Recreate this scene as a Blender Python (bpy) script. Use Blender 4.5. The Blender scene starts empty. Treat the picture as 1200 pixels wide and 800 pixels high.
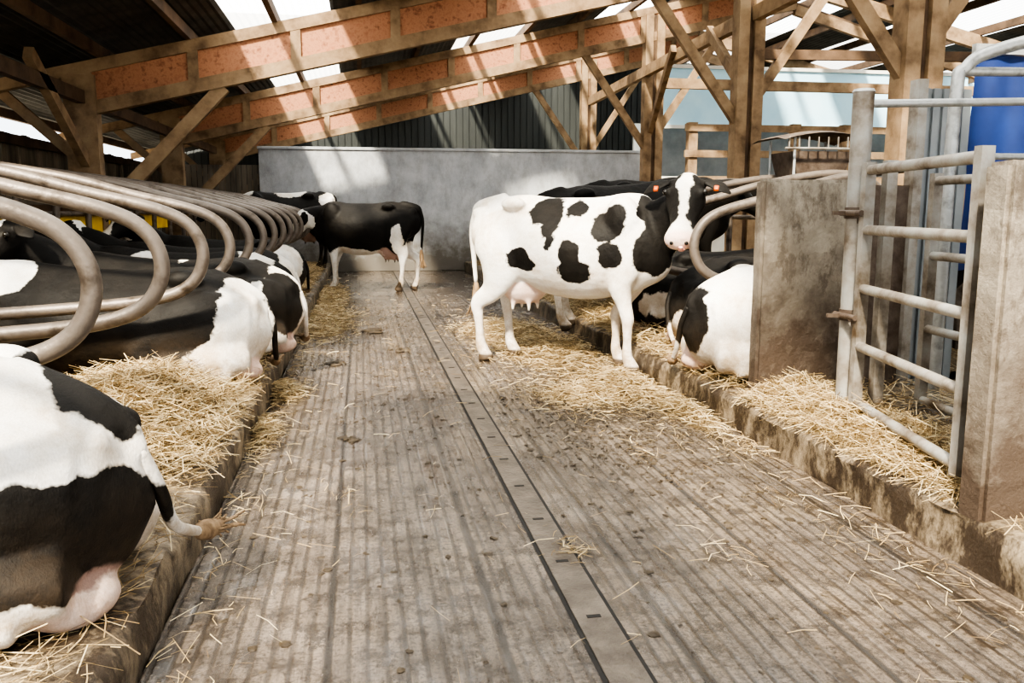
import bpy, bmesh, math, random
import numpy as np
from mathutils import Vector, Matrix, noise
random.seed(7); np.random.seed(7)
C = bpy.context
col = C.scene.collection

# ------------------------------------------------------------------ materials
class NT:
    def __init__(s, name):
        s.m = bpy.data.materials.new(name); s.m.use_nodes = True
        s.t = s.m.node_tree; s.b = s.t.nodes['Principled BSDF']; s.out = s.t.nodes['Material Output']
    def n(s, typ, **kw):
        x = s.t.nodes.new(typ)
        for k, v in kw.items():
            if k.startswith('_'): setattr(x, k[1:], v)
            else:
                x.inputs[k.replace('__', ' ')].default_value = v
        return x
    def l(s, a, b): s.t.links.new(a, b)
    def coord(s, scale=(1, 1, 1)):
        c = s.n('ShaderNodeTexCoord'); m = s.n('ShaderNodeMapping'); m.inputs['Scale'].default_value = scale
        s.l(c.outputs['Object'], m.inputs['Vector']); return m.outputs[0]
    def noise(s, vec, scale, detail=4, rough=.55):
        x = s.n('ShaderNodeTexNoise'); x.inputs['Scale'].default_value = scale
        x.inputs['Detail'].default_value = detail; x.inputs['Roughness'].default_value = rough
        s.l(vec, x.inputs['Vector']); return x.outputs['Fac']
    def ramp(s, fac, stops):
        r = s.n('ShaderNodeValToRGB'); e = r.color_ramp.elements
        while len(e) < len(stops): e.new(.5)
        for i, (p, c) in enumerate(stops):
            e[i].position = p; e[i].color = (c[0], c[1], c[2], 1) if not isinstance(c, (int, float)) else (c, c, c, 1)
        s.l(fac, r.inputs[0]); return r.outputs[0]
    def mix(s, fac, a, b, mode='MIX'):
        x = s.n('ShaderNodeMix'); x.data_type = 'RGBA'; x.blend_type = mode
        for i, v in ((0, fac), (6, a), (7, b)):
            if isinstance(v, (int, float)): x.inputs[i].default_value = v
            elif isinstance(v, tuple): x.inputs[i].default_value = (*v[:3], 1)
            else: s.l(v, x.inputs[i])
        return x.outputs[2]
    def math(s, op, a, b=None, c=None):
        x = s.n('ShaderNodeMath'); x.operation = op
        for i, v in enumerate((a, b, c)):
            if v is None: continue
            if isinstance(v, (int, float)): x.inputs[i].default_value = v
            else: s.l(v, x.inputs[i])
        return x.outputs[0]
    def bump(s, h, strength=.5, dist=.02, prev=None):
        x = s.n('ShaderNodeBump'); x.inputs['Strength'].default_value = strength; x.inputs['Distance'].default_value = dist
        s.l(h, x.inputs['Height'])
        if prev is not None: s.l(prev, x.inputs['Normal'])
        return x.outputs[0]
    def fin(s, color=None, rough=None, normal=None, metal=None):
        for k, v in (('Base Color', color), ('Roughness', rough), ('Normal', normal), ('Metallic', metal)):
            if v is None: continue
            if isinstance(v, (int, float)): s.b.inputs[k].default_value = v
            elif isinstance(v, tuple): s.b.inputs[k].default_value = (*v[:3], 1)
            else: s.l(v, s.b.inputs[k])
        return s.m

def mat_noise(name, c1, c2, scale=4, stretch=(1, 1, 1), rough=.8, bump=.3, bscale=40, metal=0, c3=None, dist=.01):
    n = NT(name); v = n.coord(stretch)
    f = n.noise(v, scale, 6, .6)
    stops = [(.32, c1), (.68, c2)] if c3 is None else [(.3, c1), (.5, c2), (.7, c3)]
    colr = n.ramp(f, stops)
    b = n.bump(n.noise(v, bscale, 4), bump, dist)
    return n.fin(colr, rough, b, metal)

wood = mat_noise('timber', (.11, .066, .033), (.25, .165, .092), 3.5, (1, 1, 1), .8, .4, 30, c3=(.34, .24, .14))
wood_dark = mat_noise('timber_dark', (.05, .03, .017), (.15, .09, .05), 3, (1, 1, 1), .8, .3, 30)
osb = mat_noise('osb_board', (.20, .078, .04), (.41, .195, .105), 16, (1, 1, 1), .8, .2, 60, c3=(.31, .13, .068))
plank = mat_noise('weathered_plank', (.10, .085, .065), (.30, .25, .19), 3, (1, 1, .2), .9, .3, 30)
dark_clad = mat_noise('dark_cladding', (.012, .015, .015), (.03, .034, .032), 2, (1, 1, .2), .7, .2, 20)
roof_m = mat_noise('roof_sheet', (.03, .03, .029), (.075, .072, .065), 3, (1, 1, 1), .8, .2, 20)
blue_m = mat_noise('blue_cladding', (.42, .70, .86), (.54, .80, .93), 1.5, (1, 1, 1), .5, .1, 20)
bluet = mat_noise('blue_tarp', (.006, .02, .10), (.010, .035, .17), 3, (1, 1, 1), .7, .3, 8)
white_m = mat_noise('pale_render', (.6, .58, .52), (.78, .76, .70), 2, (1, 1, 1), .8, .1, 20)
yellow = mat_noise('yellow_plastic', (.75, .45, .01), (.95, .66, .02), 4, (1, 1, 1), .5, .1, 20)
ground = mat_noise('yard', (.32, .28, .22), (.45, .42, .36), 1, (1, 1, 1), .9, .3, 20)
galv = mat_noise('galvanised_steel', (.24, .24, .23), (.48, .49, .48), 10, (1, 1, 1), .45, .08, 60, .55, c3=(.38, .38, .37))
galv_dirty = mat_noise('dirty_galvanised', (.10, .065, .035), (.32, .29, .25), 5, (1, 1, 1), .55, .2, 60, .35, c3=(.42, .42, .40))
divm = mat_noise('divider_tube', (.055, .040, .028), (.17, .14, .115), 7, (1, 1, 1), .46, .25, 50, .35, c3=(.13, .108, .09))
clad_grey = mat_noise('grey_cladding', (.20, .22, .23), (.30, .32, .33), 3, (1, 1, 1), .55, .1, 20, .2)
dung = mat_noise('dung', (.03, .02, .011), (.085, .06, .032), 20, (1, 1, 1), .6, .6, 60)
rail_m = mat_noise('channel_steel', (.065, .05, .038), (.18, .148, .115), 7, (1, 1, 1), .42, .5, 50, .15)
black_m = mat_noise('black_gap', (.006, .005, .004), (.015, .012, .01), 12, (1, 1, 1), .7, .1, 60)
rust = mat_noise('rusty_metal', (.06, .038, .026), (.18, .14, .11), 8, (1, 1, 1), .6, .3, 60, .3)

def concrete(name, c1, c2, stain, srange=(.45, .65), sheen=.7, low=None, sst=.5, sub=.4):
    n = NT(name); v = n.coord()
    base = n.ramp(n.noise(v, 2.2, 8, .65), [(.3, c1), (.7, c2)])
    st = n.ramp(n.noise(n.coord((1, 1, .5)), 5.1, 12, .78), [(srange[0], 0.), (srange[1], 1.)])
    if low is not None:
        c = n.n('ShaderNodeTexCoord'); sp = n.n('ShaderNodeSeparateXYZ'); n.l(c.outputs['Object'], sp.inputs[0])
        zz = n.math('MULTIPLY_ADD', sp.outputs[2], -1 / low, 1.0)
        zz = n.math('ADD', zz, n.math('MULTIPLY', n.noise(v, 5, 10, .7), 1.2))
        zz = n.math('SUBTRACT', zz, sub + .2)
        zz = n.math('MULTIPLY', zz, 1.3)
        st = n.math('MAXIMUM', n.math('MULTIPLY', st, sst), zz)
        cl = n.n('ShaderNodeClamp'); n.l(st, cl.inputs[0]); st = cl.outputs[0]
    colr = n.mix(st, base, stain)
    b = n.bump(n.noise(v, 45, 8, .7), .6, .014)
    return n.fin(colr, sheen, b)
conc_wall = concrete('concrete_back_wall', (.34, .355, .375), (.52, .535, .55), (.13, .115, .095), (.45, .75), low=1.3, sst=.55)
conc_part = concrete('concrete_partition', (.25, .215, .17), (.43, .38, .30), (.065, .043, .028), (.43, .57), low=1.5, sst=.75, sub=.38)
conc_curb = concrete('concrete_curb', (.19, .145, .095), (.36, .285, .195), (.040, .027, .017), (.39, .54), .45)

def floor_mat():
    n = NT('grooved_wet_concrete')
    c = n.n('ShaderNodeTexCoord'); sp = n.n('ShaderNodeSeparateXYZ'); n.l(c.outputs['Object'], sp.inputs[0])
    v = n.coord()
    wob = n.math('MULTIPLY', n.math('SUBTRACT', n.noise(n.coord((1, .7, 1)), 6, 3), .5), .008)
    x = n.math('ADD', sp.outputs[0], wob)
    s = n.math('SINE', n.math('MULTIPLY', x, 2 * math.pi / .058))
    g = n.ramp(n.math('MULTIPLY_ADD', s, .5, .5), [(.03, 0.), (.28, 1.)])
    s2 = n.math('SINE', n.math('MULTIPLY', x, 2 * math.pi / .545))
    g2 = n.ramp(n.math('MULTIPLY_ADD', s2, .5, .5), [(0., 0.), (.010, 1.)])
    big = n.ramp(n.noise(v, .9, 8, .65), [(.32, (.105, .083, .066)), (.52, (.20, .158, .121)), (.70, (.31, .243, .172))])
    streak = n.noise(n.coord((16, .9, 1)), 1.6, 8, .75)
    col1 = n.mix(n.ramp(streak, [(.38, .75), (.54, 0.)]), big, (.062, .047, .036))
    blot = n.noise(v, 7, 12, .84)
    col2 = n.mix(n.ramp(blot, [(.485, 0.), (.565, .88)]), col1, (.036, .025, .016))
    fine = n.noise(v, 60, 6, .8)
    col2 = n.mix(n.ramp(fine, [(.38, .75), (.52, 0.)]), col2, (.034, .024, .017))
    inv = n.math('MULTIPLY', n.math('SUBTRACT', 1.0, g), n.ramp(n.noise(v, 3, 5), [(.3, .4), (.7, .95)]))
    col3 = n.mix(inv, col2, (.030, .022, .016))
    col4 = n.mix(n.math('SUBTRACT', 1.0, g2), col3, (.02, .015, .011))
    wet = n.noise(n.coord((2.2, .8, 1)), 2.2, 10, .75)
    r = n.ramp(wet, [(.49, .05), (.64, .42)])
    h = n.math('ADD', n.math('MULTIPLY', g, .6), n.math('MULTIPLY', n.noise(v, 24, 10, .8), 1.1))
    h = n.math('ADD', h, n.math('MULTIPLY', blot, .8))
    x = n.n('ShaderNodeBump'); x.inputs['Distance'].default_value = .011
    n.l(h, x.inputs['Height']); n.l(n.ramp(wet, [(.44, .22), (.62, .85)]), x.inputs['Strength'])
    n.b.inputs['Specular IOR Level'].default_value = 1.0
    return n.fin(col4, r, x.outputs[0])
floor_m = floor_mat()

def straw_mat(name, attr=True):
    n = NT(name)
    if attr:
        a = n.n('ShaderNodeAttribute', _attribute_name='rnd'); f = a.outputs['Fac']
        colr = n.ramp(f, [(0., (.13, .080, .033)), (.4, (.35, .245, .115)), (.8, (.54, .41, .22)), (1., (.66, .55, .35))])
        return n.fin(colr, .6)
    v = n.coord((1, 1, 1)); f = n.noise(v, 26, 10, .85)
    f2 = n.noise(v, 2.5, 4)
    c1 = n.ramp(f, [(.38, (.04, .024, .010)), (.5, (.22, .145, .065)), (.62, (.46, .34, .17))])
    c2 = n.mix(n.ramp(f2, [(.4, 0.), (.7, .6)]), c1, (.12, .078, .038))
    return n.fin(c2, .85, n.bump(f, 1., .04))
straw_m = straw_mat('straw_strand'); bed_m = straw_mat('straw_bed', False)

def hide_mat():
    n = NT('cow_hide'); v = n.coord()
    a = n.n('ShaderNodeAttribute', _attribute_name='blk').outputs['Fac']
    p = n.n('ShaderNodeAttribute', _attribute_name='pink').outputs['Fac']
    h = n.n('ShaderNodeAttribute', _attribute_name='hoof').outputs['Fac']
    d = n.n('ShaderNodeAttribute', _attribute_name='dirt').outputs['Fac']
    f = n.math('ADD', a, n.math('MULTIPLY', n.math('SUBTRACT', n.noise(v, 6, 4, .6), .5), .13))
    f = n.math('ADD', f, n.math('MULTIPLY', n.math('SUBTRACT', n.noise(v, 70, 2, .6), .5), .010))
    f = n.ramp(n.math('MULTIPLY_ADD', f, 10., .5), [(.44, 0.), (.56, 1.)])
    wh = n.ramp(n.noise(v, 3.5, 8, .7), [(.3, (.58, .48, .37)), (.46, (.76, .70, .62)), (.58, (.84, .81, .76))])
    dm = n.math('MULTIPLY', d, n.ramp(n.noise(v, 8, 8, .75), [(.36, 0.1), (.58, 1.)]))
    wh = n.mix(dm, wh, (.33, .22, .11))
    bk = n.ramp(n.noise(v, 5, 6, .7), [(.3, (.005, .0046, .0044)), (.7, (.014, .012, .010))])
    bk = n.mix(n.math('MULTIPLY', dm, .35), bk, (.14, .09, .05))
    c1 = n.mix(f, wh, bk)
    c2 = n.mix(p, c1, (.66, .43, .35))
    c3 = n.mix(h, c2, (.09, .065, .045))
    fur = n.noise(n.coord((1, 1, .35)), 190, 4, .7)
    c4 = n.mix(n.ramp(fur, [(.35, .18), (.6, 0.)]), c3, (0.02, .015, .01))
    b = n.bump(n.noise(v, 14, 4), .35, .022, n.bump(fur, .45, .005))
    n.b.inputs['Specular IOR Level'].default_value = .18
    return n.fin(c4, .58, b)
hide = hide_mat()
tailm = mat_noise('tail_switch', (.12, .07, .035), (.34, .23, .13), 30, (1, 1, .3), .9, .9, 90)
eye_m = NT('eye'); eye_m = eye_m.fin((.01, .008, .006), .12)
tag_m = NT('ear_tag'); tag_m = tag_m.fin((.75, .13, .01), .5)
skyl = NT('translucent_sheet')
_t = skyl.n('ShaderNodeBsdfTransparent'); _t.inputs[0].default_value = (.94, .95, .93, 1)
_r = skyl.n('ShaderNodeBsdfTranslucent'); _r.inputs[0].default_value = (.95, .96, .95, 1)
_m = skyl.n('ShaderNodeMixShader'); _m.inputs[0].default_value = .42
skyl.l(_t.outputs[0], _m.inputs[1]); skyl.l(_r.outputs[0], _m.inputs[2]); skyl.l(_m.outputs[0], skyl.out.inputs[0]); skyl = skyl.m

# ------------------------------------------------------------------ mesh helpers
class MB:
    def __init__(s): s.v = []; s.f = []; s.mi = []; s.mats = []
    def mid(s, m):
        if m not in s.mats: s.mats.append(m)
        return s.mats.index(m)
    def add(s, vs, fs, m):
        o = len(s.v); s.v += [tuple(p) for p in vs]; i = s.mid(m)
        for f in fs: s.f.append(tuple(o + k for k in f)); s.mi.append(i)
    def box(s, x0, x1, y0, y1, z0, z1, m):
        vs = [(x, y, z) for x in (x0, x1) for y in (y0, y1) for z in (z0, z1)]
        s.add(vs, [(0, 1, 3, 2), (4, 6, 7, 5), (0, 4, 5, 1), (2, 3, 7, 6), (0, 2, 6, 4), (1, 5, 7, 3)], m)
    def beam(s, p, q, w, h, m, up=(0, 0, 1)):
        p = Vector(p); q = Vector(q); d = (q - p).normalized(); up = Vector(up)
        sd = d.cross(up)
        if sd.length < 1e-3: sd = d.cross(Vector((0, 1, 0)))
        sd.normalize(); u = sd.cross(d).normalized()
        vs = [e + sd * (a * w / 2) + u * (b * h / 2) for e in (p, q) for a in (-1, 1) for b in (-1, 1)]
        s.add(vs, [(0, 1, 3, 2), (4, 6, 7, 5), (0, 4, 5, 1), (2, 3, 7, 6), (0, 2, 6, 4), (1, 5, 7, 3)], m)
    def tube(s, pts, r, m, n=10):
        P = [Vector(p) for p in pts]; rings = []
        rr = r if isinstance(r, (list, tuple)) else [r] * len(P)
        prev = None
        for i, p in enumerate(P):
            t = (P[min(i + 1, len(P) - 1)] - P[max(i - 1, 0)]).normalized()
            if prev is None:
                a = t.cross(Vector((0, 0, 1)))
                if a.length < 1e-3: a = t.cross(Vector((0, 1, 0)))
                a.normalize()
            else:
                a = (prev - t * prev.dot(t)).normalized()
            prev = a; b = t.cross(a)
            rings.append([p + a * (math.cos(k * 2 * math.pi / n) * rr[i]) + b * (math.sin(k * 2 * math.pi / n) * rr[i]) for k in range(n)])
        vs = [v for R in rings for v in R]; fs = []
        for i in range(len(P) - 1):
            for k in range(n):
                fs.append((i * n + k, i * n + (k + 1) % n, (i + 1) * n + (k + 1) % n, (i + 1) * n + k))
        fs.append(tuple(range(n))[::-1]); fs.append(tuple((len(P) - 1) * n + k for k in range(n)))
        s.add(vs, fs, m)
    def obj(s, name, smooth=False, bevel=0, origin=None, parent=None):
        me = bpy.data.meshes.new(name); me.from_pydata(s.v, [], s.f)
        for m in s.mats: me.materials.append(m)
        me.polygons.foreach_set('material_index', s.mi)
        bm = bmesh.new(); bm.from_mesh(me); bmesh.ops.recalc_face_normals(bm, faces=bm.faces); bm.to_mesh(me); bm.free()
        if smooth: me.polygons.foreach_set('use_smooth', [True] * len(me.polygons))
        o = bpy.data.objects.new(name, me); col.objects.link(o)
        if smooth:
            try: me.set_sharp_from_angle(angle=math.radians(50))
            except Exception: pass
        if bevel:
            b = o.modifiers.new('b', 'BEVEL'); b.width = bevel; b.segments = 2; b.limit_method = 'ANGLE'
        if parent: o.parent = parent
        return o

def cr(pts, n=8):
    P = [np.array(p, float) for p in pts]; out = []
    for i in range(len(P) - 1):
        p0 = P[i - 1] if i > 0 else 2 * P[0] - P[1]
        p1 = P[i]; p2 = P[i + 1]
        p3 = P[i + 2] if i + 2 < len(P) else 2 * P[-1] - P[-2]
        for k in range(n):
            t = k / n
            out.append(.5 * ((2 * p1) + (-p0 + p2) * t + (2 * p0 - 5 * p1 + 4 * p2 - p3) * t * t + (-p0 + 3 * p1 - 3 * p2 + p3) * t ** 3))
    out.append(P[-1]); return out

def loft(secs, n=18, sub=4, top=0):
    """secs: (cx,cy,cz, sx,sy,sz, a, b)"""
    S = cr(secs, sub); vs = []; fs = []
    N = len(S)
    for i, s in enumerate(S):
        t = Vector(S[min(i + 1, N - 1)][:3] - S[max(i - 1, 0)][:3]).normalized()
        sd = Vector(s[3:6]); sd = (sd - t * sd.dot(t)).normalized(); up = t.cross(sd)
        a = max(s[6], .004); b = max(s[7], .004); c = Vector(s[:3])
        for k in range(n):
            th = 2 * math.pi * k / n; sn = math.sin(th)
            aa = a * (1 - top * max(sn * up.z, 0) ** 2) if top else a
            vs.append(c + sd * (aa * math.cos(th)) + up * (b * sn))
    for i in range(N - 1):
        for k in range(n):
            fs.append((i * n + k, i * n + (k + 1) % n, (i + 1) * n + (k + 1) % n, (i + 1) * n + k))
    t0 = Vector(S[0][:3] - S[1][:3]).normalized(); t1 = Vector(S[-1][:3] - S[-2][:3]).normalized()
    vs.append(Vector(S[0][:3]) + t0 * min(S[0][6], S[0][7]) * .5); vs.append(Vector(S[-1][:3]) + t1 * min(S[-1][6], S[-1][7]) * .5)
    for k in range(n):
        fs.append((len(vs) - 2, (k + 1) % n, k)); fs.append((len(vs) - 1, (N - 1) * n + k, (N - 1) * n + (k + 1) % n))
    return vs, fs

def ellipsoid(c, r, n=14):
    vs = []; fs = []; m = n // 2 + 1
    for i in range(1, m):
        ph = math.pi * i / m
        for k in range(n):
            th = 2 * math.pi * k / n
            vs.append((c[0] + r[0] * math.sin(ph) * math.cos(th), c[1] + r[1] * math.sin(ph) * math.sin(th), c[2] + r[2] * math.cos(ph)))
    R = m - 1
    for i in range(R - 1):
        for k in range(n): fs.append((i * n + k, (i + 1) * n + k, (i + 1) * n + (k + 1) % n, i * n + (k + 1) % n))
    vs.append((c[0], c[1], c[2] + r[2])); vs.append((c[0], c[1], c[2] - r[2]))
    for k in range(n):
        fs.append((len(vs) - 2, k, (k + 1) % n)); fs.append((len(vs) - 1, (R - 1) * n + (k + 1) % n, (R - 1) * n + k))
    return vs, fs

# ------------------------------------------------------------------ cow
def make_cow(loc, heading, pose='stand', poll=None, hyaw=0, hpitch=35, patches=(), base='white', face='blaze',
             tilt=0, tail=None, voxel=.02, whites=(), tag=False, roll=0, seed=0, tongue=False, ffoot=0.0, HS=1.05, udpink=.6):
    rnd = random.Random(seed)
    Y = (0, 1, 0)
    sh = MB(); sh.mats = [hide]
    A = lambda vf: sh.add(vf[0], vf[1], hide)
    stand = pose == 'stand'
    if stand:
        tr = [(-.91, 1.29, 1.08, .09), (-.84, 1.39, .96, .18), (-.64, 1.46, .84, .235), (-.42, 1.485, .74, .275), (-.15, 1.455, .62, .335),
              (.15, 1.45, .58, .35), (.40, 1.46, .62, .31), (.62, 1.49, .67, .245), (.78, 1.43, .75, .20), (.87, 1.34, .88, .13)]
    else:
        tr = [(-.93, .44, .12, .13), (-.86, .54, .04, .25), (-.70, .66, .0, .33), (-.46, .735, 0, .37), (-.15, .72, 0, .41),
              (.18, .735, 0, .40), (.45, .77, 0, .35), (.65, .80, .02, .28), (.80, .76, .08, .21), (.88, .66, .2, .13)]
    A(loft([(x, 0, (t + b) / 2, *Y, w, (t - b) / 2) for x, t, b, w in tr], 28, 5, top=.38))
    if stand:
        for s in (-1, 1):
            A(ellipsoid((-.43, s * .195, 1.395), (.12, .07, .06)))
            A(ellipsoid((-.82, s * .10, 1.31), (.07, .055, .06)))
            A(ellipsoid((.56, s * .17, 1.25), (.16, .10, .22)))       # shoulder blade
        A(loft([(-.6, 0, 1.45, *Y, .05, .05), (-.86, 0, 1.385, *Y, .045, .05), (-.93, 0, 1.32, *Y, .03, .035)], 10, 3))
    else:
        for s in (-1, 1):
            A(ellipsoid((-.46, s * .205, .665), (.12, .075, .065)))
            A(ellipsoid((-.85, s * .115, .49), (.07, .06, .06)))
        A(loft([(-.6, 0, .68, *Y, .06, .05), (-.82, 0, .585, *Y, .045, .045), (-.925, 0, .50, *Y, .03, .04), (-.955, 0, .42, *Y, .024, .028)], 10, 3))
    hoofs = []
    if stand:
        for s in (-1, 1):
            y = s * .17; k = rnd.uniform(-.06, .06) + (s * .05)
            A(loft([(-.60, y * .7, 1.30, *Y, .09, .20), (-.56, y, 1.10, *Y, .12, .27), (-.54, y * 1.08, .93, *Y, .12, .25), (-.58, y * 1.08, .77, *Y, .09, .175),
                    (-.66, y * 1.02, .63, *Y, .060, .105), (-.72 + k, y, .52, *Y, .048, .072), (-.715 + k, y, .40, *Y, .039, .048), (-.70 + k, y, .26, *Y, .036, .041),
                    (-.69 + k, y, .15, *Y, .045, .052), (-.66 + k, y, .08, *Y, .048, .058)], 16, 4))
            A(loft([(-.665 + k, y, .10, *Y, .045, .05), (-.645 + k, y, .05, *Y, .055, .068), (-.635 + k, y, .012, *Y, .06, .08)], 14, 2)); hoofs.append((-.64 + k, y))
            A(ellipsoid((-.745 + k, y, .545), (.035, .03, .05)))
            y = s * .155; k = rnd.uniform(-.05, .05) * (0 if ffoot else 1) - s * .06 - (ffoot if s > 0 else 0)
            A(loft([(.60, y * .8, 1.28, *Y, .08, .13), (.60, y, 1.10, *Y, .10, .18), (.58, y * 1.05, .90, *Y, .10, .16), (.55, y * 1.05, .73, *Y, .085, .11), (.555 + k * .5, y, .58, *Y, .060, .068),
                    (.56 + k, y, .45, *Y, .053, .056), (.56 + k, y, .40, *Y, .047, .048), (.56 + k, y, .26, *Y, .035, .038), (.56 + k, y, .15, *Y, .045, .048), (.585 + k, y, .08, *Y, .045, .052)], 16, 4))
            A(loft([(.58 + k, y, .10, *Y, .045, .05), (.60 + k, y, .05, *Y, .055, .066), (.61 + k, y, .012, *Y, .06, .078)], 14, 2)); hoofs.append((.61 + k, y))
        ud = ((-.42, 0, .68), (.23, .17, .17))
        A(ellipsoid(*ud))
        for sx in (-.49, -.33):
            for s in (-1, 1): A(loft([(sx, s * .08, .58, *Y, .03, .03), (sx, s * .085, .50, *Y, .022, .022), (sx, s * .085, .465, *Y, .016, .016)], 8, 2))
        nb = [(.60, 0, 1.15, .17, .29), (.80, 0, 1.18, .135, .25)]
    else:
        for s in (-1, 1):
            A(loft([(-.80, s * .15, .34, *Y, .13, .20), (-.64, s * .24, .36, *Y, .15, .23), (-.46, s * .29, .33, *Y, .13, .23), (-.28, s * .33, .25, *Y, .10, .18), (-.15, s * .35, .18, *Y, .07, .12)], 18, 4))
            A(loft([(-.80, s * .20, .14, *Y, .17, .12), (-.62, s * .28, .14, *Y, .16, .13), (-.40, s * .31, .14, *Y, .14, .13)], 16, 4))
            A(loft([(-.18, s * .36, .16, 0, 0, 1, .10, .07), (-.40, s * .37, .13, 0, 0, 1, .11, .08), (-.60, s * .36, .10, 0, 0, 1, .09, .07), (-.74, s * .34, .08, 0, 0, 1, .07, .055)], 14, 4))
            A(loft([(-.74, s * .36, .06, 0, 0, 1, .05, .045), (-.56, s * .41, .05, 0, 0, 1, .040, .034), (-.38, s * .43, .045, 0, 0, 1, .042, .038)], 12, 3))
            A(loft([(-.40, s * .43, .045, 0, 0, 1, .042, .038), (-.28, s * .43, .045, 0, 0, 1, .045, .05)], 12, 3)); hoofs.append((-.30, s * .44))
            A(loft([(.55, s * .17, .58, *Y, .10, .16), (.52, s * .22, .36, *Y, .11, .17), (.48, s * .26, .18, *Y, .09, .13)], 16, 4))
            A(loft([(.48, s * .27, .15, 0, 0, 1, .09, .08), (.68, s * .27, .10, 0, 0, 1, .065, .06), (.86, s * .25, .075, 0, 0, 1, .06, .055)], 12, 4))
            A(loft([(.86, s * .25, .06, 0, 0, 1, .05, .05), (.68, s * .20, .045, 0, 0, 1, .035, .035), (.52, s * .18, .045, 0, 0, 1, .045, .045)], 12, 3))
        ud = ((-.80, .16, .05), (.13, .16, .07)); A(ellipsoid(*ud))
        nb = [(.60, 0, .52, .18, .27), (.80, 0, .60, .14, .22)]
    if poll is None: poll = (1.22, 0, 1.50) if stand else (1.18, 0, .95)
    yw = math.radians(hyaw); pt = math.radians(hpitch)
    hf = Vector((math.cos(yw) * math.cos(pt), math.sin(yw) * math.cos(pt), -math.sin(pt)))
    hs = Vector((-math.sin(yw), math.cos(yw), 0)); hu = hf.cross(hs)
    PO = Vector(poll)
    P1 = Vector(nb[1][:3]); end = PO + hf * .09 - hu * .03
    mid = P1.lerp(end, .5) + Vector((.05, 0, .02)); sm = (Vector(Y) + hs * .7).normalized()
    A(loft([(*nb[0][:3], *Y, nb[0][3], nb[0][4]), (*nb[1][:3], *Y, nb[1][3], nb[1][4]), (*mid, *sm, .10, .18), (*end, *hs, .085, .12)], 20, 6))
    hp = lambda s, l, u: PO + (hf * s + hs * l + hu * u) * HS
    A(loft([(*hp(s, 0, u), *hs, a * HS, b * HS) for s, a, b, u in
            ((-.05, .06, .06, 0), (.0, .10, .10, -.015), (.07, .118, .125, -.03), (.15, .125, .132, -.04), (.24, .102, .112, -.05), (.33, .080, .086, -.05),
             (.41, .084, .074, -.05), (.47, .100, .074, -.05), (.52, .086, .060, -.052))], 20, 4))
    for s in (-1, 1):
        A(ellipsoid(hp(.14, s * .104, .035), (.038, .038, .038), 10))
        A(loft([(*hp(.03, s * .07, .02), *hf, .035, .03), (*hp(.035, s * .14, .02), *hf, .03, .022)], 10, 2))
    me = bpy.data.meshes.new('c'); me.from_pydata([tuple(v) for v in sh.v], [], sh.f)
    bm = bmesh.new(); bm.from_mesh(me); bmesh.ops.recalc_face_normals(bm, faces=bm.faces); bm.to_mesh(me); bm.free()
    o = bpy.data.objects.new('cow', me); col.objects.link(o)
    r = o.modifiers.new('r', 'REMESH'); r.mode = 'VOXEL'; r.voxel_size = voxel
    r = o.modifiers.new('s', 'SMOOTH'); r.iterations = 7; r.factor = .5
    dg = C.evaluated_depsgraph_get(); ev = o.evaluated_get(dg); m2 = bpy.data.meshes.new_from_object(ev)
    n0 = len(m2.vertices); co = np.zeros(n0 * 3); m2.vertices.foreach_get('co', co); co = co.reshape(-1, 3)
    V = [tuple(p) for p in co]; F = [tuple(p.vertices) for p in m2.polygons]
    o.modifiers.clear()
    fin = MB(); fin.add(V, F, hide)
    for s in (-1, 1):
        vf = loft([(*hp(.04, s * .11, .03), *hf, .022, .018), (*hp(.05, s * .17, .025), *hf, .052, .012), (*hp(.07, s * .225, .01), *hf, .058, .009), (*hp(.09, s * .275, -.02), *hf, .012, .005)], 12, 4)
        fin.add(vf[0], vf[1], hide)
    if tail is None:
        tail = [(-.91, 0, 1.34), (-.955, .0, 1.15), (-.95, .02, .9), (-.93, .02, .62), (-.95, .02, .42)] if stand else [(-.95, 0, .45), (-.985, -.02, .33), (-.985, -.08, .16), (-.975, -.20, .05), (-.93, -.36, .04)]
    T = cr(tail, 8); N = len(T); r0 = .034 if stand else .024
    K = int(N * .72)
    fin.tube(T[:K], [r0 - (r0 - .017) * i / K for i in range(K)], hide, 10)
    T2 = T[int(N * .68):]; n2 = len(T2); rg = random.Random(seed)
    fin.tube(T2, [.017 + .020 * math.sin(math.pi * min(1, (i / (n2 - 1)) ** .8)) for i in range(n2)], tailm, 10)
    for q in range(34):
        off = Vector((rg.gauss(0, .02), rg.gauss(0, .02), rg.gauss(0, .008)))
        PP = [Vector(T2[i]) + off * (i / (n2 - 1)) * 1.3 for i in range(0, n2)]
        PP.append(PP[-1] + (PP[-1] - PP[-2]) * rg.uniform(.5, 1.6) + off * .3)
        fin.tube(PP[n2 // 3:], .004, tailm, 5)
    for s in (-1, 1):
        vf = ellipsoid(hp(.145, s * .123, .042), (.024, .024, .024), 10); fin.add(*vf, eye_m)
        vf = ellipsoid(hp(.530, s * .045, -.030), (.016, .016, .016), 8); fin.add(*vf, eye_m)
    if tag:
        for s in (-1, 1):
            c = hp(.085, s * .19, .032); fin.beam(c - hf * .0, c + hf * .045, .032, .006, tag_m, up=hu)
            fin.beam(c + hu * .012, c + hf * .045 + hu * .012, .032, .004, tag_m, up=hu)
    allv = np.array(fin.v)
    o.data = bpy.data.meshes.new('cow'); me = o.data
    me.from_pydata([tuple(v) for v in allv], [], fin.f)
    for m in fin.mats: me.materials.append(m)
    me.polygons.foreach_set('material_index', fin.mi); me.polygons.foreach_set('use_smooth', [True] * len(me.polygons))
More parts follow.
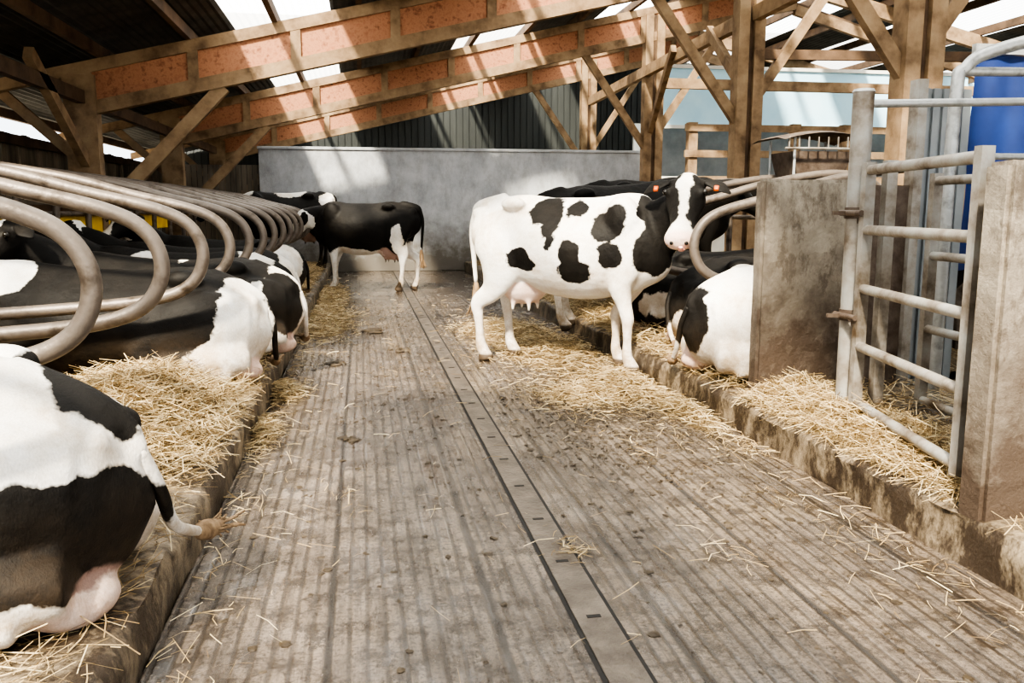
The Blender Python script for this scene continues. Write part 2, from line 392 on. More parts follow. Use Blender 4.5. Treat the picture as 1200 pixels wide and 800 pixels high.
    def sdf(lst):
        f = np.full(len(allv), -1.0)
        for c, rr in lst:
            d = np.sqrt((((allv - np.array(c)) / np.array(rr)) ** 2).sum(1)); f = np.maximum(f, (1 - d) * min(rr))
        return f
    if base == 'white':
        f = sdf(patches)
        if whites: f = np.minimum(f, -sdf(whites))
    else: f = np.minimum(1, -sdf(whites)); f = np.maximum(f, sdf(patches)) if patches else f
    rel = (allv - np.array(PO)) / HS
    hsx = rel @ np.array(hf); hl = rel @ np.array(hs); hh = rel @ np.array(hu)
    inh = (hsx > -.02) & (np.abs(hl) < .32) & (hsx < .62) & (np.abs(hh) < .24) & ((np.abs(hl) < .16) | (np.abs(hsx - .06) < .12))
    if face == 'blaze': fh = np.minimum(np.abs(hl) - .026 - .022 * np.exp(-((hsx - .1) / .06) ** 2) - np.maximum(0, hsx - .34) * .6, 1)
    elif face == 'white': fh = np.where(np.abs(hl) > .1, .1, -.2)
    else: fh = np.full(len(allv), .2)
    f = np.where(inh, fh, f)
    pink = np.zeros(len(allv))
    pink = np.where(inh, np.clip((hsx - .45) / .04, 0, 1) * (.7 if face != 'black' else .0), pink)
    du = np.sqrt((((allv - np.array(ud[0])) / (np.array(ud[1]) + .03)) ** 2).sum(1))
    below = allv[:, 2] < (.72 if stand else .14)
    pink = np.maximum(pink, np.where(below, np.clip((1.05 - du) / .1, 0, 1) * udpink, 0))
    hoof = np.zeros(len(allv))
    for hx, hy in hoofs:
        dd = np.hypot(allv[:, 0] - hx, allv[:, 1] - hy)
        hoof = np.maximum(hoof, np.where((dd < (.12 if stand else .07)), np.clip(((.075 if stand else .2) - allv[:, 2]) / .02, 0, 1), 0))
    zr = allv[:, 2]
    dirt = np.clip((.55 - zr) / .5, 0, .75) if stand else np.clip((.40 - zr) / .38, 0, .7)
    for nm, arr in (('blk', f), ('pink', pink), ('hoof', hoof), ('dirt', dirt)):
        a = me.attributes.new(nm, 'FLOAT', 'POINT'); a.data.foreach_set('value', arr.astype(np.float32))
    o.location = loc; o.rotation_euler = (math.radians(roll), math.radians(-tilt), math.radians(heading))
    if tongue:
        t = MB(); vf = loft([(*hp(.50, .01, -.085), *hs, .025, .012), (*hp(.55, .015, -.07), *hs, .024, .012), (*hp(.565, .015, -.03), *hs, .016, .009)], 10, 3)
        t.add(*vf, mat_tongue); t.obj('tongue', True, parent=o)
    return o
mat_tongue = NT('tongue').fin((.75, .38, .33), .35)

# ------------------------------------------------------------------ room: floor, platforms
def grid(name, x0, x1, y0, y1, nx, ny, zf, m, smooth=True):
    vs = []; fs = []
    for j in range(ny + 1):
        for i in range(nx + 1):
            x = x0 + (x1 - x0) * i / nx; y = y0 + (y1 - y0) * j / ny; vs.append((x, y, zf(x, y)))
    for j in range(ny):
        for i in range(nx):
            a = j * (nx + 1) + i; fs.append((a, a + 1, a + nx + 2, a + nx + 1))
    b = MB(); b.add(vs, fs, m); return b.obj(name, smooth)
XR = 2.24
b = MB(); b.box(-.67, XR, -3, 18.98, -.15, 0, floor_m); b.obj('floor')
b = MB(); b.box(-60, 60, -40, 80, -.3, -.16, ground); b.obj('ground')
def curb(name, x0, x1, y0, y1, edge):
    vs = []; fs = []; ny = int((y1 - y0) / .06)
    far = x1 if edge == x0 else x0; sg = 1 if far > edge else -1
    P = [(0, -.02), (0, .05), (0, .12), (.004, .17), (.018, .192), (.05, .2), (.15, .2), (.3, .2), (.6, .2), (abs(far - edge), .2), (abs(far - edge), -.1)]
    for j in range(ny + 1):
        y = y0 + (y1 - y0) * j / ny
        for k, (dx, z) in enumerate(P):
            n1 = noise.noise(Vector((y * 2.3, k * .7, edge))) * .022 + noise.noise(Vector((y * 9, k * 2.1, edge + 5))) * .012
            vs.append((edge + sg * (dx + (n1 if k < 9 else 0)), y, z + (n1 * .5 if 2 < k < 9 else 0)))
    n = len(P)
    for j in range(ny):
        for k in range(n - 1): fs.append((j * n + k, j * n + k + 1, (j + 1) * n + k + 1, (j + 1) * n + k))
    b = MB(); b.add(vs, fs, conc_curb); return b.obj(name, True)
curb('platform_left', -4.99, -.67, -3, 18.98, -.67)
curb('platform_right', XR, 20.4, -3, 18.98, XR)
b = MB(); b.box(-5.0, 20.4, 19.25, 26.9, -.1, .02, ground); b.obj('floor_rear')

# scraper channel
b = MB(); xc = .73
b.box(xc - .078, xc + .078, -3, 18.9, -.01, .002, black_m)
b.box(xc - .062, xc + .062, -3, 18.9, 0, .007, rail_m)
y = 1.2
while y < 18:
    b.box(xc - .024, xc + .024, y, y + .020, .007, .0085, black_m); y += .46
b.obj('scraper_channel')

# ------------------------------------------------------------------ straw
def eL(x, y):
    ed = -.96 if y < 3.2 else (-.76 if y > 4.0 else -.96 + .20 * (y - 3.2) / .8)
    ed += .05 * noise.noise(Vector((0, y * 3, 2)))
    return max(0, min(1, (ed - x) / .3))
def hL(x, y):
    e = eL(x, y)
    z = .2 + e * (.035 + .03 * noise.noise(Vector((x * 2, y * 2, 0))) + .03 * noise.noise(Vector((x * 7, y * 7, 3))))
    for cx, cy, rx, ry, h in ((-1.20, 4.7, .5, .75, .17), (-1.1, 9.9, .45, 1.0, .12), (-1.0, 12.5, .5, 1.5, .14), (-1.5, 3.9, .5, .4, .08), (-1.3, 1.3, .5, .4, .06)):
        z += h * e * math.exp(-((x - cx) / rx) ** 2 - ((y - cy) / ry) ** 2)
    return z - (1 - e) * .012
def hR(x, y):
    e = max(0, min(1, (x - 2.32) / .3))
    return .2 - (1 - e) * .012 + e * (.055 + .03 * noise.noise(Vector((x * 2, y * 2, 9))) + .03 * noise.noise(Vector((x * 7, y * 7, 3))))
grid('straw_bedding', -4.7, -.72, 0, 18.8, 70, 300, hL, bed_m)
grid('straw_bedding', 2.30, 6.5, 5.1, 18.8, 50, 180, hR, bed_m)
PILES = [(1.75, 7.9, .42, .8, .07), (1.95, 6.3, .25, .5, .06), (2.1, 5.3, .13, .40, .06), (1.55, 9.3, .4, .7, .07), (-.45, 10.5, .25, 1.2, .07), (-.5, 13.5, .2, 1.4, .08), (-.60, 6.35, .12, .22, .07), (-.62, 5.2, .08, .3, .05), (1.6, 5.9, .3, .25, .024)]
def hF(x, y):
    z = -.02 + .012 * noise.noise(Vector((x * 6, y * 6, 1))) + .014 * noise.noise(Vector((x * 14, y * 14, 1)))
    for cx, cy, rx, ry, h in PILES: z += h * math.exp(-((x - cx) / rx) ** 2 - ((y - cy) / ry) ** 2)
    return z
grid('straw_pile', .9, 2.22, 3.6, 11.2, 50, 250, hF, bed_m)
grid('straw_pile', -.66, .0, 4.6, 16.5, 26, 330, hF, bed_m)
def strands(name, samples, zf, L=(.05, .20), w=.0013, lift=.05, tilt=.3):
    n = len(samples); vs = np.zeros((n, 6, 3)); rn = np.zeros((n, 6))
    for i, (x, y, k) in enumerate(samples):
        a = random.uniform(0, 6.283); l = random.uniform(*L) / 2; tz = random.uniform(-tilt, tilt) * l
        z = zf(x, y) + .003 + abs(tz) * .6 + random.random() ** 2 * lift * k; d = np.array((math.cos(a) * l, math.sin(a) * l, tz))
        ww = w * random.uniform(.6, 1.5) * (1 + .10 * max(0, y - 3)); ro = random.uniform(-1, 1)
        s = np.array((-math.sin(a) * ww * math.cos(ro), math.cos(a) * ww * math.cos(ro), ww * math.sin(ro)))
        c = np.array((x, y, z)); bend = np.array((-math.sin(a), math.cos(a), .6)) * random.uniform(-.25, .25) * l
        bend[2] = abs(bend[2])
        for j, (t, bb) in enumerate(((-1, 0), (0, 1), (1, 0))):
            vs[i, j * 2] = c + d * t + bend * bb - s; vs[i, j * 2 + 1] = c + d * t + bend * bb + s
        rn[i, :] = random.random()
    me = bpy.data.meshes.new(name)
    fs = []
    for i in range(n):
        o = i * 6; fs.append((o, o + 1, o + 3, o + 2)); fs.append((o + 2, o + 3, o + 5, o + 4))
    me.from_pydata(vs.reshape(-1, 3).tolist(), [], fs)
    me.materials.append(straw_m)
    a = me.attributes.new('rnd', 'FLOAT', 'POINT'); a.data.foreach_set('value', rn.ravel().astype(np.float32))
    o = bpy.data.objects.new(name, me); col.objects.link(o); return o
S = []
for _ in range(38000):
    y = 1.2 + 8 * random.random() ** 1.25; x = -.78 - abs(random.gauss(0, .8))
    if x < -4: continue
    if eL(x, y) > .15: S.append((x, y, 1.2))
for _ in range(2200): S.append((random.uniform(-1.0, -.7), random.uniform(1.2, 9), .3))
for _ in range(15000):
    S.append((random.gauss(-1.15, .3), random.gauss(4.6, .6), 2.2))
for _ in range(7000): S.append((-.74 - abs(random.gauss(0, .6)), random.uniform(8.5, 17), 1.8))
S = [s for s in S if s[0] < -.68]
strands('straw_litter', S, hL, tilt=.5)
S = []
for _ in range(13000): S.append((2.27 + abs(random.gauss(0, .8)), random.uniform(5.1, 11), 1.6))
for _ in range(12000): S.append((random.gauss(2.48, .12), random.uniform(2.9, 4.85), 1.2))
for _ in range(1500): S.append((random.uniform(2.3, 3.6), random.uniform(2.9, 4.8), .6))
for _ in range(700): S.append((2.29 + random.random() * .5, random.uniform(1.2, 2.65), .5))
S = [s for s in S if 2.25 < s[0]]
strands('straw_litter', S, hR, tilt=.5)
def fz(x, y): return max(0.003, hF(x, y) if y > 3.6 else 0)
S = []
for cx, cy, rx, ry, h in PILES:
    for _ in range(int(11000 * rx * ry + 500)): S.append((random.gauss(cx, rx * .65), random.gauss(cy, ry * .7), 1.0))
for _ in range(500): S.append((2.2 - abs(random.gauss(0, .10)), random.uniform(4.2, 7), .8))
for _ in range(250): S.append((2.2 - abs(random.gauss(0, .18)), random.uniform(2.2, 5), .2))
for _ in range(700): S.append((-.64 + abs(random.gauss(0, .12)), random.uniform(2, 14), .4))
for _ in range(420): S.append((random.uniform(-.6, 2.1), random.uniform(1.8, 13), .05))
for _ in range(1000): S.append((random.gauss(1.6, .25), random.gauss(5.9, .5), .2))
for cx, cy, n_ in ((.80, 3.15, 60), (1.35, 3.05, 20), (1.55, 4.4, 25), (-.1, 4.0, 15), (1.9, 3.6, 25)):
    for _ in range(n_): S.append((random.gauss(cx, .05), random.gauss(cy, .07), .3))
strands('straw_litter', [s for s in S if -.66 < s[0] < 2.22], fz, L=(.03, .13))
b = MB()
def blob(x, y, s):
    vs, fs = ellipsoid((0, 0, 0), (1, 1, 1), 9); sx = s * random.uniform(.7, 1.9); sy = s * random.uniform(.7, 1.9); a = random.random() * 6; q = random.random() * 99
    out = []
    for v in vs:
        v = Vector(v); k = 1 + .7 * noise.noise(v * 1.7 + Vector((q, 0, 0)))
        px = v.x * sx * k; py = v.y * sy * k
        out.append((x + px * math.cos(a) - py * math.sin(a), y + px * math.sin(a) + py * math.cos(a), v.z * s * .45 * k + s * .1))
    b.add(out, fs, dung)
for i in range(2200):
    r = random.random()
    if r < .62: x = random.gauss(1.6, .33); y = random.gauss(5.2, .8)
    elif r < .7: x = random.gauss(.3, .2); y = random.uniform(5, 12)
    else: x = random.uniform(-.6, 2.1); y = random.uniform(2, 12)
    if not -.6 < x < 2.15 or abs(x - .73) < .12: continue
    blob(x, y, random.uniform(.003, .012))
for cx, cy, s in ((.1, 9.6, .09), (-.1, 5.0, .035), (.35, 8.2, .05), (-.25, 7.6, .06)):
    for k in range(9): blob(cx + random.gauss(0, s * .8), cy + random.gauss(0, s * .8), s * .5)
b.obj('dung_clumps', True)

# ------------------------------------------------------------------ cubicle dividers
def divider(y, xe, sg):
    P = [(2.15, .20), (2.12, .55), (1.95, .70), (1.5, .72), (.75, .765), (.30, .81), (.08, .90), (0.0, 1.07), (.06, 1.24), (.24, 1.345), (.65, 1.45), (1.1, 1.57), (1.7, 1.66), (2.08, 1.60), (2.22, 1.40), (2.24, .8), (2.24, .2)]
    pts = [(xe + sg * a, y, z) for a, z in P]
    b = MB(); b.tube(cr(pts, 8), .037, divm, 12)
    return b.obj('cubicle_divider', True)
for i in range(14): divider(3.24 + 1.1 * i, -.95, -1)
divider(2.14, -.95, -1)
for i in range(11): divider(6.02 + 1.1 * i, 2.42, 1)
b = MB(); b.tube([(-3.26, 1, 1.3), (-3.26, 18.6, 1.3)], .03, divm); b.obj('neck_rail', True)
b = MB(); b.tube([(4.75, 5.1, 1.25), (4.75, 18.6, 1.25)], .03, divm); b.obj('neck_rail', True)
b = MB(); b.box(-3.37, -3.30, 5.5, 16, 1.04, 1.27, yellow)
for yy in np.arange(5.6, 16, 1.1): b.box(-3.41, -3.37, yy, yy + .07, .2, 1.27, galv)
b.obj('yellow_brisket_board', bevel=.01)

# ------------------------------------------------------------------ walls
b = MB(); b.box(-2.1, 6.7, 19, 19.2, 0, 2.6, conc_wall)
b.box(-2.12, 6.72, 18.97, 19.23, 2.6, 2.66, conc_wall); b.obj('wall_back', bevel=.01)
b = MB(); y = -3.0
while y < 27:
    d = random.uniform(-.012, .012); b.box(-5.05 + d, -5.02 + d, y, y + .155, 0, 2.42 + random.uniform(-.02, .05), plank); y += .165
b.box(-5.0, -4.92, -3, 27, 1.3, 1.42, wood_dark); b.box(-5.0, -4.9, -3, 27, 2.28, 2.42, wood_dark); b.obj('wall_left')
b = MB(); x = -6.0
while x < 22:
    b.box(x, x + .165, 27.0, 27.04, 0, 7, dark_clad); b.box(x + .165, x + .2, 27.03, 27.06, 0, 7, dark_clad); x += .2
b.obj('wall_rear')
b = MB()
for k in range(26): b.box(-4.95 + k * .115, -4.95 + k * .115 + .1, 19.6, 19.64, 0, 2.3, plank)
b.obj('wall_rear_timber')
b = MB()
b.box(6.9, 20, 20.4, 20.5, 3.35, 4.75, blue_m); b.box(6.85, 20, 20.35, 20.4, 3.3, 3.38, white_m); b.box(6.85, 20, 20.35, 20.4, 4.72, 4.8, white_m)
b.box(6.9, 20, 20.4, 20.5, 0, 2.15, white_m)
b.box(6.9, 20, 21.4, 21.5, 2.0, 3.5, clad_grey)
b.obj('wall_right_rear')
b = MB()
for xx in (7.0, 8.15, 9.4, 10.6, 11.9, 13.2, 14.6): b.box(xx, xx + .2, 17.9, 18.08, .2, 3.2, wood)
for zz in (3.1, 2.55, 2.0): b.box(6.9, 16, 17.86, 17.9, zz - .09, zz + .06, wood)
b.obj('timber_railing')
b = MB(); b.box(20.5, 20.6, -3, 27, 0, 4, dark_clad); b.obj('wall_right')

def slab(name, x0, x1, y0, y1, z0, z1):
    b = MB(); b.box(x0, x1, y0, y1, z0, z1, conc_part); o = b.obj(name)
    bm = bmesh.new(); bm.from_mesh(o.data)
    bmesh.ops.bevel(bm, geom=bm.edges[:], offset=.018, segments=2, affect='EDGES')
    bmesh.ops.subdivide_edges(bm, edges=[e for e in bm.edges if e.calc_length() > .3], cuts=24, use_grid_fill=True)
    for v in bm.verts:
        n1 = noise.noise(v.co * 6) * .006 + noise.noise(v.co * 17) * .005; v.co += Vector((n1, n1, n1 if v.co.z > z0 + .1 else 0))
    bm.to_mesh(o.data); bm.free(); return o
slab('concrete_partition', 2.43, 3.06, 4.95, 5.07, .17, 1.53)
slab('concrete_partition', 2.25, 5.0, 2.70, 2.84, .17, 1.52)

def gate(p, q, z0, z1, nb, r, m, name='steel_gate'):
    b = MB(); p = Vector(p); q = Vector(q)
    for k in range(nb):
        z = z0 + (z1 - z0) * k / (nb - 1)
        b.tube([(p.x, p.y, z), (q.x, q.y, z)], r, m, 12)
    for e in (0, 1.0):
        c = p.lerp(q, e)
        b.beam((c.x, c.y, z0 - .04), (c.x, c.y, z1 + .04), r * 1.7, r * 2.2, m, up=(1, 0, 0))
    return b.obj(name, True)
gate((2.60, 4.12, 0), (2.36, 2.98, 0), .32, 1.55, 5, .026, galv_dirty)
gate((3.05, 4.2, 0), (2.95, 3.0, 0), .30, 1.50, 4, .024, galv_dirty)
b = MB()
b.tube([(2.63, 4.26, .18), (2.63, 4.26, 1.96)], .055, galv_dirty, 16)
b.tube([(2.63, 4.26, 1.96), (2.63, 4.26, 1.975)], [.06, .05], galv, 16)
for z in (.78, 1.33):
    b.tube([(2.56, 4.3, z), (2.56, 4.1, z), ], .016, rust, 8); b.beam((2.63, 4.26, z - .04), (2.60, 4.12, z - .04), .03, .03, rust)
    b.beam((2.48, 4.24, z), (2.63, 4.24, z), .02, .02, rust); b.tube([(2.63, 4.26, z - .03), (2.63, 4.26, z + .03)], .062, rust, 14)
b.beam((2.72, 4.12, .2), (2.72, 4.12, 1.60), .05, .06, galv_dirty, up=(1, 0, 0))
b.obj('gate_post', True)
b = MB()
b.tube(cr([(3.35, 4.5, .2), (3.35, 4.5, 1.9), (3.40, 4.5, 2.14), (3.6, 4.45, 2.25), (4.3, 4.3, 2.42), (5.2, 4.2, 2.6)], 8), .036, galv, 12)
b.tube([(2.63, 4.26, 1.9), (5.0, 4.3, 1.98)], .022, galv, 10)
b.tube([(3.35, 4.5, 2.12), (5.2, 4.4, 2.14)], .026, galv, 10)
b.tube([(3.35, 4.5, 1.65), (5.2, 4.4, 1.65)], .02, galv, 10)
b.obj('steel_pipe_frame', True)
b = MB()
for k in range(5): b.box(3.50 + k * .07, 3.50 + k * .07 + .045, 5.0, 5.03, .2, 2.1, clad_grey); b.box(3.50 + k * .07 + .045, 3.50 + k * .07 + .07, 5.02, 5.05, .2, 2.1, clad_grey)
b.box(3.08, 3.44, 5.0, 5.04, .2, 1.5, rust)
b.box(3.44, 3.50, 4.96, 5.06, .2, 2.15, galv_dirty)
b.obj('wall_cladding_screen')
b = MB()
vs = []; fs = []; nx = 80
for j in range(15):
    for i in range(nx + 1): vs.append((3.86 + i * .03, 5.03 + .006 * math.sin(i * .9) + .008 * math.sin(j * .9 + i * .15), .95 + j * .098 + .01 * math.sin(i * .35)))
for j in range(14):
    for i in range(nx): a = j * (nx + 1) + i; fs.append((a, a + 1, a + nx + 2, a + nx + 1))
b.add(vs, fs, bluet); b.box(3.84, 6.3, 5.0, 5.04, 2.32, 2.38, galv); b.obj('blue_tarp', True)
b = MB(); fx, fy = 4.40, 8.0
b.tube([(fx, fy, .2), (fx, fy, 1.45)], .05, rust)
vs = [(fx - .3, fy - .25, 1.90), (fx + .3, fy - .25, 1.90), (fx + .3, fy + .25, 1.90), (fx - .3, fy + .25, 1.90), (fx - .2, fy - .18, 1.45), (fx + .2, fy - .18, 1.45), (fx + .2, fy + .18, 1.45), (fx - .2, fy + .18, 1.45)]
b.add(vs, [(0, 1, 5, 4), (1, 2, 6, 5), (2, 3, 7, 6), (3, 0, 4, 7), (4, 5, 6, 7)], rust)
for sx in (-.3, .3):
    for sy in (-.25, .25): b.tube([(fx + sx, fy + sy, 1.6), (fx + sx, fy + sy, 2.03)], .014, galv, 8)
# curved lid
vs = []; fs = []
for i in range(9):
    t = -1 + i / 4; z = 2.09 - .07 * t * t
    vs += [(fx + .46 * t, fy - .36, z - .02), (fx + .46 * t, fy - .2, z + .01), (fx + .46 * t, fy + .2, z + .01), (fx + .46 * t, fy + .36, z - .02)]
for i in range(8):
    for k in range(3): a = i * 4 + k; fs.append((a, a + 1, a + 5, a + 4))
b.add(vs, fs, rust)
for k in range(9): b.tube([(fx - .40 + k * .1, fy - .33, 1.92), (fx - .40 + k * .1, fy - .33, 2.03)], .008, galv_dirty, 6)
b.tube([(fx - .44, fy - .33, 1.92), (fx + .44, fy - .33, 1.92)], .012, galv_dirty, 6)
b.obj('mineral_feeder')

# ------------------------------------------------------------------ roof frames
SL = .235
Zb = lambda x: 3.324 + SL * x
def frame(y, xr=9.0, xpost=5.5, name='roof_frame', box=True):
    b = MB(); t = .14
    xl = -3.45
    def sl(x0, x1, z0, z1, ya, yb, m):
        vs = [(x, yy, Zb(x) + z) for x in (x0, x1) for yy in (ya, yb) for z in (z0, z1)]
        b.add(vs, [(0, 1, 3, 2), (4, 6, 7, 5), (0, 4, 5, 1), (2, 3, 7, 6), (0, 2, 6, 4), (1, 5, 7, 3)], m)
    sl(-5.5, xr, .52, .67, y - t / 2, y + t / 2, wood)
    if box:
        sl(xl, xr, 0, .17, y - t / 2, y + t / 2, wood)
        sl(xl, xr, .15, .54, y - .03, y + .03, osb)
        x = xl
        while x < xr:
            sl(x, x + .13, .16, .53, y - .065, y + .065, wood); x += 1.3
        b.beam((-3.4, y, 1.2), (-1.72, y, 2.93), .11, .17, wood)
        b.beam((-3.5, y + .15, 1.9), (-4.5, y + .15, 2.85), .08, .13, wood)
    b.box(-3.66, -3.42 if not box else -3.28, y - .11, y + .11, .2, Zb(-3.4) + .5, wood)
    zt = Zb(xpost) + .5
    b.box(xpost - .20, xpost - .04, y - .12, y + .12, .1, zt, wood); b.box(xpost + .04, xpost + .20, y - .12, y + .12, .1, zt, wood)
    b.box(xpost - .04, xpost + .04, y - .06, y + .06, .1, zt, wood_dark)
    b.beam((xpost - .1, y, 2.55), (xpost - 1.45, y, Zb(xpost - 1.45) + .05), .10, .14, wood)
    b.beam((xpost + .1, y, 2.9), (xpost + 1.6, y, Zb(xpost + 1.6) + .05), .10, .14, wood)
    zr = Zb(xr)
    b.beam((xr, y, zr + .5), (20.4, y, zr + .5 - SL * (20.4 - xr)), .14, .28, wood)
    b.beam((xr, y, zr), (16, y, zr - 1.9), .12, .2, wood)
    b.beam((8.5, y, zr + .2), (12, y, zr - .75), .1, .16, wood_dark)
    b.box(14.9, 15.2, y - .12, y + .12, .1, zr - .9, wood)
    return b.obj(name)
frame(7.6, xpost=5.22, box=False); frame(12.0, xpost=5.55); frame(17.3, xpost=5.95); frame(22.6, xpost=6.0)
frame(2.0, xpost=5.5, box=False)
b = MB()
b.beam((-3.45, 12, 1.9), (-3.45, 10.2, 3.0), .1, .15, wood)
b.beam((-3.45, 7.6, 2.75), (-3.45, 22, 2.75), .1, .16, wood_dark)
b.beam((5.5, 7.6, 4.1), (5.9, 22, 4.1), .12, .2, wood); b.beam((5.55, 12, 3.0), (5.6, 13.6, 4.2), .1, .15, wood)
b.beam((5.6, 15.2, 4.2), (5.9, 17.3, 2.9), .1, .15, wood); b.beam((6, 17.3, 3.9), (16, 17.3, 3.9), .12, .2, wood); b.beam((5.5, 12, 3.55), (16, 12, 3.75), .08, .14, wood_dark)
b.obj('timber_bracing')
b = MB()
for x in np.arange(-5.4, 9.1, 1.08):
    b.box(x, x + .075, -5, 26.9, Zb(x) + .68, Zb(x) + .82, wood_dark)
for x in np.arange(10, 20, 1.1):
    b.box(x, x + .075, -5, 26.9, Zb(9) + .64 - SL * (x - 9), Zb(9) + .8 - SL * (x - 9), wood_dark)
b.obj('roof_purlins')
def roofz(x): return Zb(min(x, 9)) + .86 - (SL * (x - 9) if x > 9 else 0)
strips = [(-1.7, -.4), (1.9, 3.3), (5.0, 6.3), (9.3, 10.9), (12.2, 13.8), (15, 16.8)]
front_sun_gaps = [(-3.2, -1.8), (-.45, 1.0), (2.6, 3.4), (6, 7)]  # unseen openings over the camera, added to throw sun patches on the floor
b = MB(); x = -5.7; sk = MB()
def inr(x, R): return any(a <= x < c for a, c in R)
i = 0
while x < 20.4:
    x1 = x + .05; z0 = roofz(x); z1 = roofz(x1); up = .02 if i % 2 else 0
    for ya, yb, sky_ in ((-6, 2.9, inr(x, front_sun_gaps)), (2.9, 5.2, x < 6), (5.2, 26.95, inr(x, strips))):  # middle span is an unseen clear bay, added to let sun onto the standing cow
        m = sk if sky_ else b
        m.add([(x, ya, z0 + up), (x1, ya, z1 + .02 - up), (x1, yb, z1 + .02 - up), (x, yb, z0 + up)], [(0, 1, 2, 3)], skyl if sky_ else roof_m)
    x = x1; i += 1
b.obj('ceiling'); sk.obj('roof_skylights_and_sun_gaps')  # skylight mesh also holds the added front openings and clear bay

# ------------------------------------------------------------------ cows
make_cow((1.75, 7.22, 0), -38, 'stand', poll=(1.07, -0.08, 1.56), hyaw=-80, hpitch=42, face='blaze', tag=True, voxel=.016, tongue=True, seed=3, ffoot=.10, HS=1.22,
    patches=[((-.11, -.2, 1.35), (.16, .3, .13)), ((-.03, -.2, 1.27), (.08, .3, .10)), ((.165, -.2, 1.36), (.10, .3, .07)), ((-.33, -.3, .93), (.13, .2, .10)), ((-.27, -.3, .88), (.10, .2, .06)), ((-.06, -.3, 1.17), (.065, .2, .07)), ((-.02, -.3, 1.08), (.045, .2, .06)),
             ((.16, -.3, .98), (.10, .2, .11)), ((.20, -.3, .84), (.15, .2, .10)), ((.46, -.2, 1.20), (.15, .3, .12)), ((.54, -.2, 1.30), (.09, .2, .09)), ((.49, -.2, .98), (.12, .2, .12)),
             ((.90, -.05, 1.30), (.17, .3, .30)), ((.80, -.12, 1.02), (.15, .25, .20)), ((-.2, .3, 1.2), (.5, .2, .3))])
make_cow((-1.61, 2.74, .205), 172, 'lie', voxel=.015, seed=5, udpink=.45,
    tail=[(-.95, 0, .44), (-.985, -.05, .30), (-.985, -.14, .16), (-.99, -.28, .08), (-1.0, -.40, .035), (-1.02, -.50, .02)],
    patches=[((-.80, .30, .23), (.46, .42, .215)), ((-.35, .42, .32), (.40, .25, .15)), ((-.80, -.05, .57), (.19, .16, .15)), ((-.66, -.16, .64), (.14, .13, .11)), ((.60, 0, .6), (.72, .6, .5)), ((-.25, .05, .72), (.20, .16, .10))],
    whites=[((-.50, .46, .03), (.55, .22, .11)), ((-.93, .20, .02), (.2, .3, .09))])
make_cow((-1.60, 6.0, .235), 180, 'lie', base='black', seed=6, poll=(1.15, .1, .92), hyaw=20,
    whites=[((-.80, .12, .30), (.20, .36, .38)), ((-.66, .42, .08), (.24, .3, .18)), ((.62, .15, .72), (.16, .2, .18))], patches=[((-.86, -.26, .40), (.16, .16, .26))])
make_cow((-1.46, 7.12, .235), 180, 'lie', seed=7,
    patches=[((-.84, .22, .38), (.2, .24, .30)), ((-.40, .1, .65), (.34, .4, .22)), ((.4, 0, .5), (.5, .6, .5)), ((1.1, 0, .8), (.4, .4, .5)), ((-.9, -.3, .3), (.2, .15, .2))], face='blaze', hyaw=60, poll=(1.12, .15, .98))
make_cow((-1.60, 8.22, .235), 180, 'lie', base='black', face='blaze', seed=8, whites=[((-.6, 0, .6), (.2, .3, .16)), ((.3, .2, .6), (.16, .3, .16))], tag=True, poll=(1.12, .2, 1.02), hyaw=60, hpitch=25)
make_cow((-1.66, 9.3, .235), 180, 'lie', seed=9, patches=[((-.2, .1, .6), (.6, .5, .4)), ((.8, 0, .6), (.4, .4, .5))], face='black', voxel=.025)
make_cow((-1.70, 11.5, .235), 180, 'lie', seed=19, base='black', whites=[((-.7, .1, .4), (.25, .4, .25))], face='blaze', voxel=.028, poll=(1.12, .2, 1.02), hyaw=60, hpitch=25)
make_cow((3.15, 5.54, .235), 0, 'lie', seed=10, tail=[(-.95, 0, .45), (-.985, .03, .33), (-.985, .10, .16), (-.975, .20, .05), (-.93, .34, .04)],
    patches=[((-.88, .02, .36), (.19, .24, .22)), ((.55, 0, .6), (.6, .5, .5))], face='black')
make_cow((3.42, 6.60, .235), 0, 'lie', base='black', seed=11, whites=[((-.76, -.2, .15), (.3, .3, .2)), ((-.2, -.3, .3), (.3, .3, .25))], face='black')
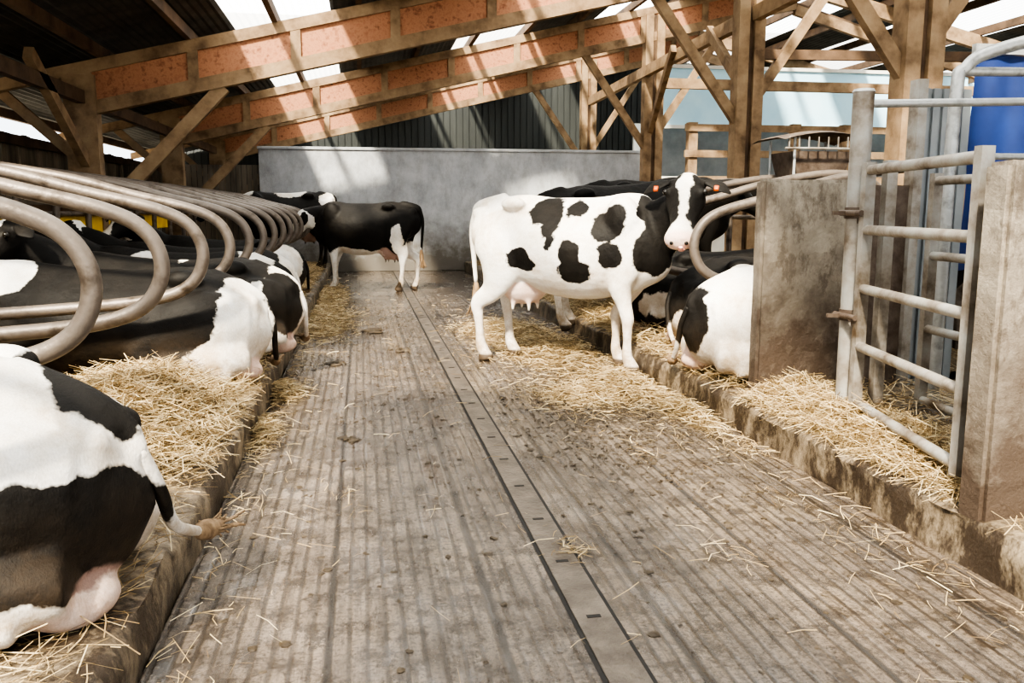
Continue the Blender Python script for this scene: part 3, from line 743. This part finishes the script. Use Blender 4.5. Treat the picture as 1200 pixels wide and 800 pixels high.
make_cow((3.4, 7.66, .235), 0, 'lie', base='black', seed=12, whites=[((-.6, -.2, .25), (.3, .3, .2))], face='black', voxel=.025)
make_cow((2.80, 8.77, .16), 0, 'stand', base='black', face='black', tilt=5, seed=13, voxel=.022, poll=(1.2, .0, 1.35), whites=[((-.65, 0, .2), (.4, .5, .42)), ((.6, 0, .2), (.3, .5, .3))])
make_cow((3.50, 9.87, .235), 0, 'stand', base='black', face='black', tilt=2, seed=16, voxel=.025, poll=(1.2, .0, 1.35), whites=[((-.65, 0, .2), (.4, .5, .42)), ((.6, 0, .2), (.3, .5, .3))])
make_cow((.10, 14.6, 0), 160, 'stand', base='black', face='white', seed=14, voxel=.022, poll=(1.05, .12, 1.30), hyaw=30, hpitch=55,
    whites=[((-.75, .0, .42), (.22, .5, .43)), ((-.60, .3, .86), (.10, .2, .24)), ((.25, .1, .60), (.5, .25, .13)), ((.62, 0, .3), (.3, .4, .42))])
make_cow((-1.40, 17.0, .21), 180, 'stand', seed=15, voxel=.025, base='black', poll=(1.2, 0, 1.3), whites=[((-.1, 0, 1.45), (.3, .4, .10)), ((-.75, 0, 1.3), (.15, .3, .15)), ((.7, 0, 1.45), (.12, .3, .10))], face='black')

# ------------------------------------------------------------------ light
w = bpy.data.worlds.new('w'); C.scene.world = w; w.use_nodes = True
bg = w.node_tree.nodes['Background']; bg.inputs[0].default_value = (.88, .94, 1.0, 1); bg.inputs[1].default_value = 2.9
L = bpy.data.lights.new('sun', 'SUN'); L.energy = 25; L.angle = math.radians(5.0); L.color = (1, .90, .75)
lo = bpy.data.objects.new('sun', L); col.objects.link(lo)
d = Vector((.32, .62, -.72)); lo.rotation_euler = d.to_track_quat('-Z', 'Y').to_euler()
try: C.scene.view_settings.look = 'AgX - High Contrast'
except Exception as e: print(e)

# ------------------------------------------------------------------ camera
cam = bpy.data.cameras.new('camera'); cam.lens = 30; cam.sensor_width = 36; cam.clip_end = 300
co = bpy.data.objects.new('camera', cam); col.objects.link(co)
co.location = (0, 0, 1.35); co.rotation_euler = (math.radians(90 - 8.81), 0, math.radians(-9.92))
C.scene.camera = co
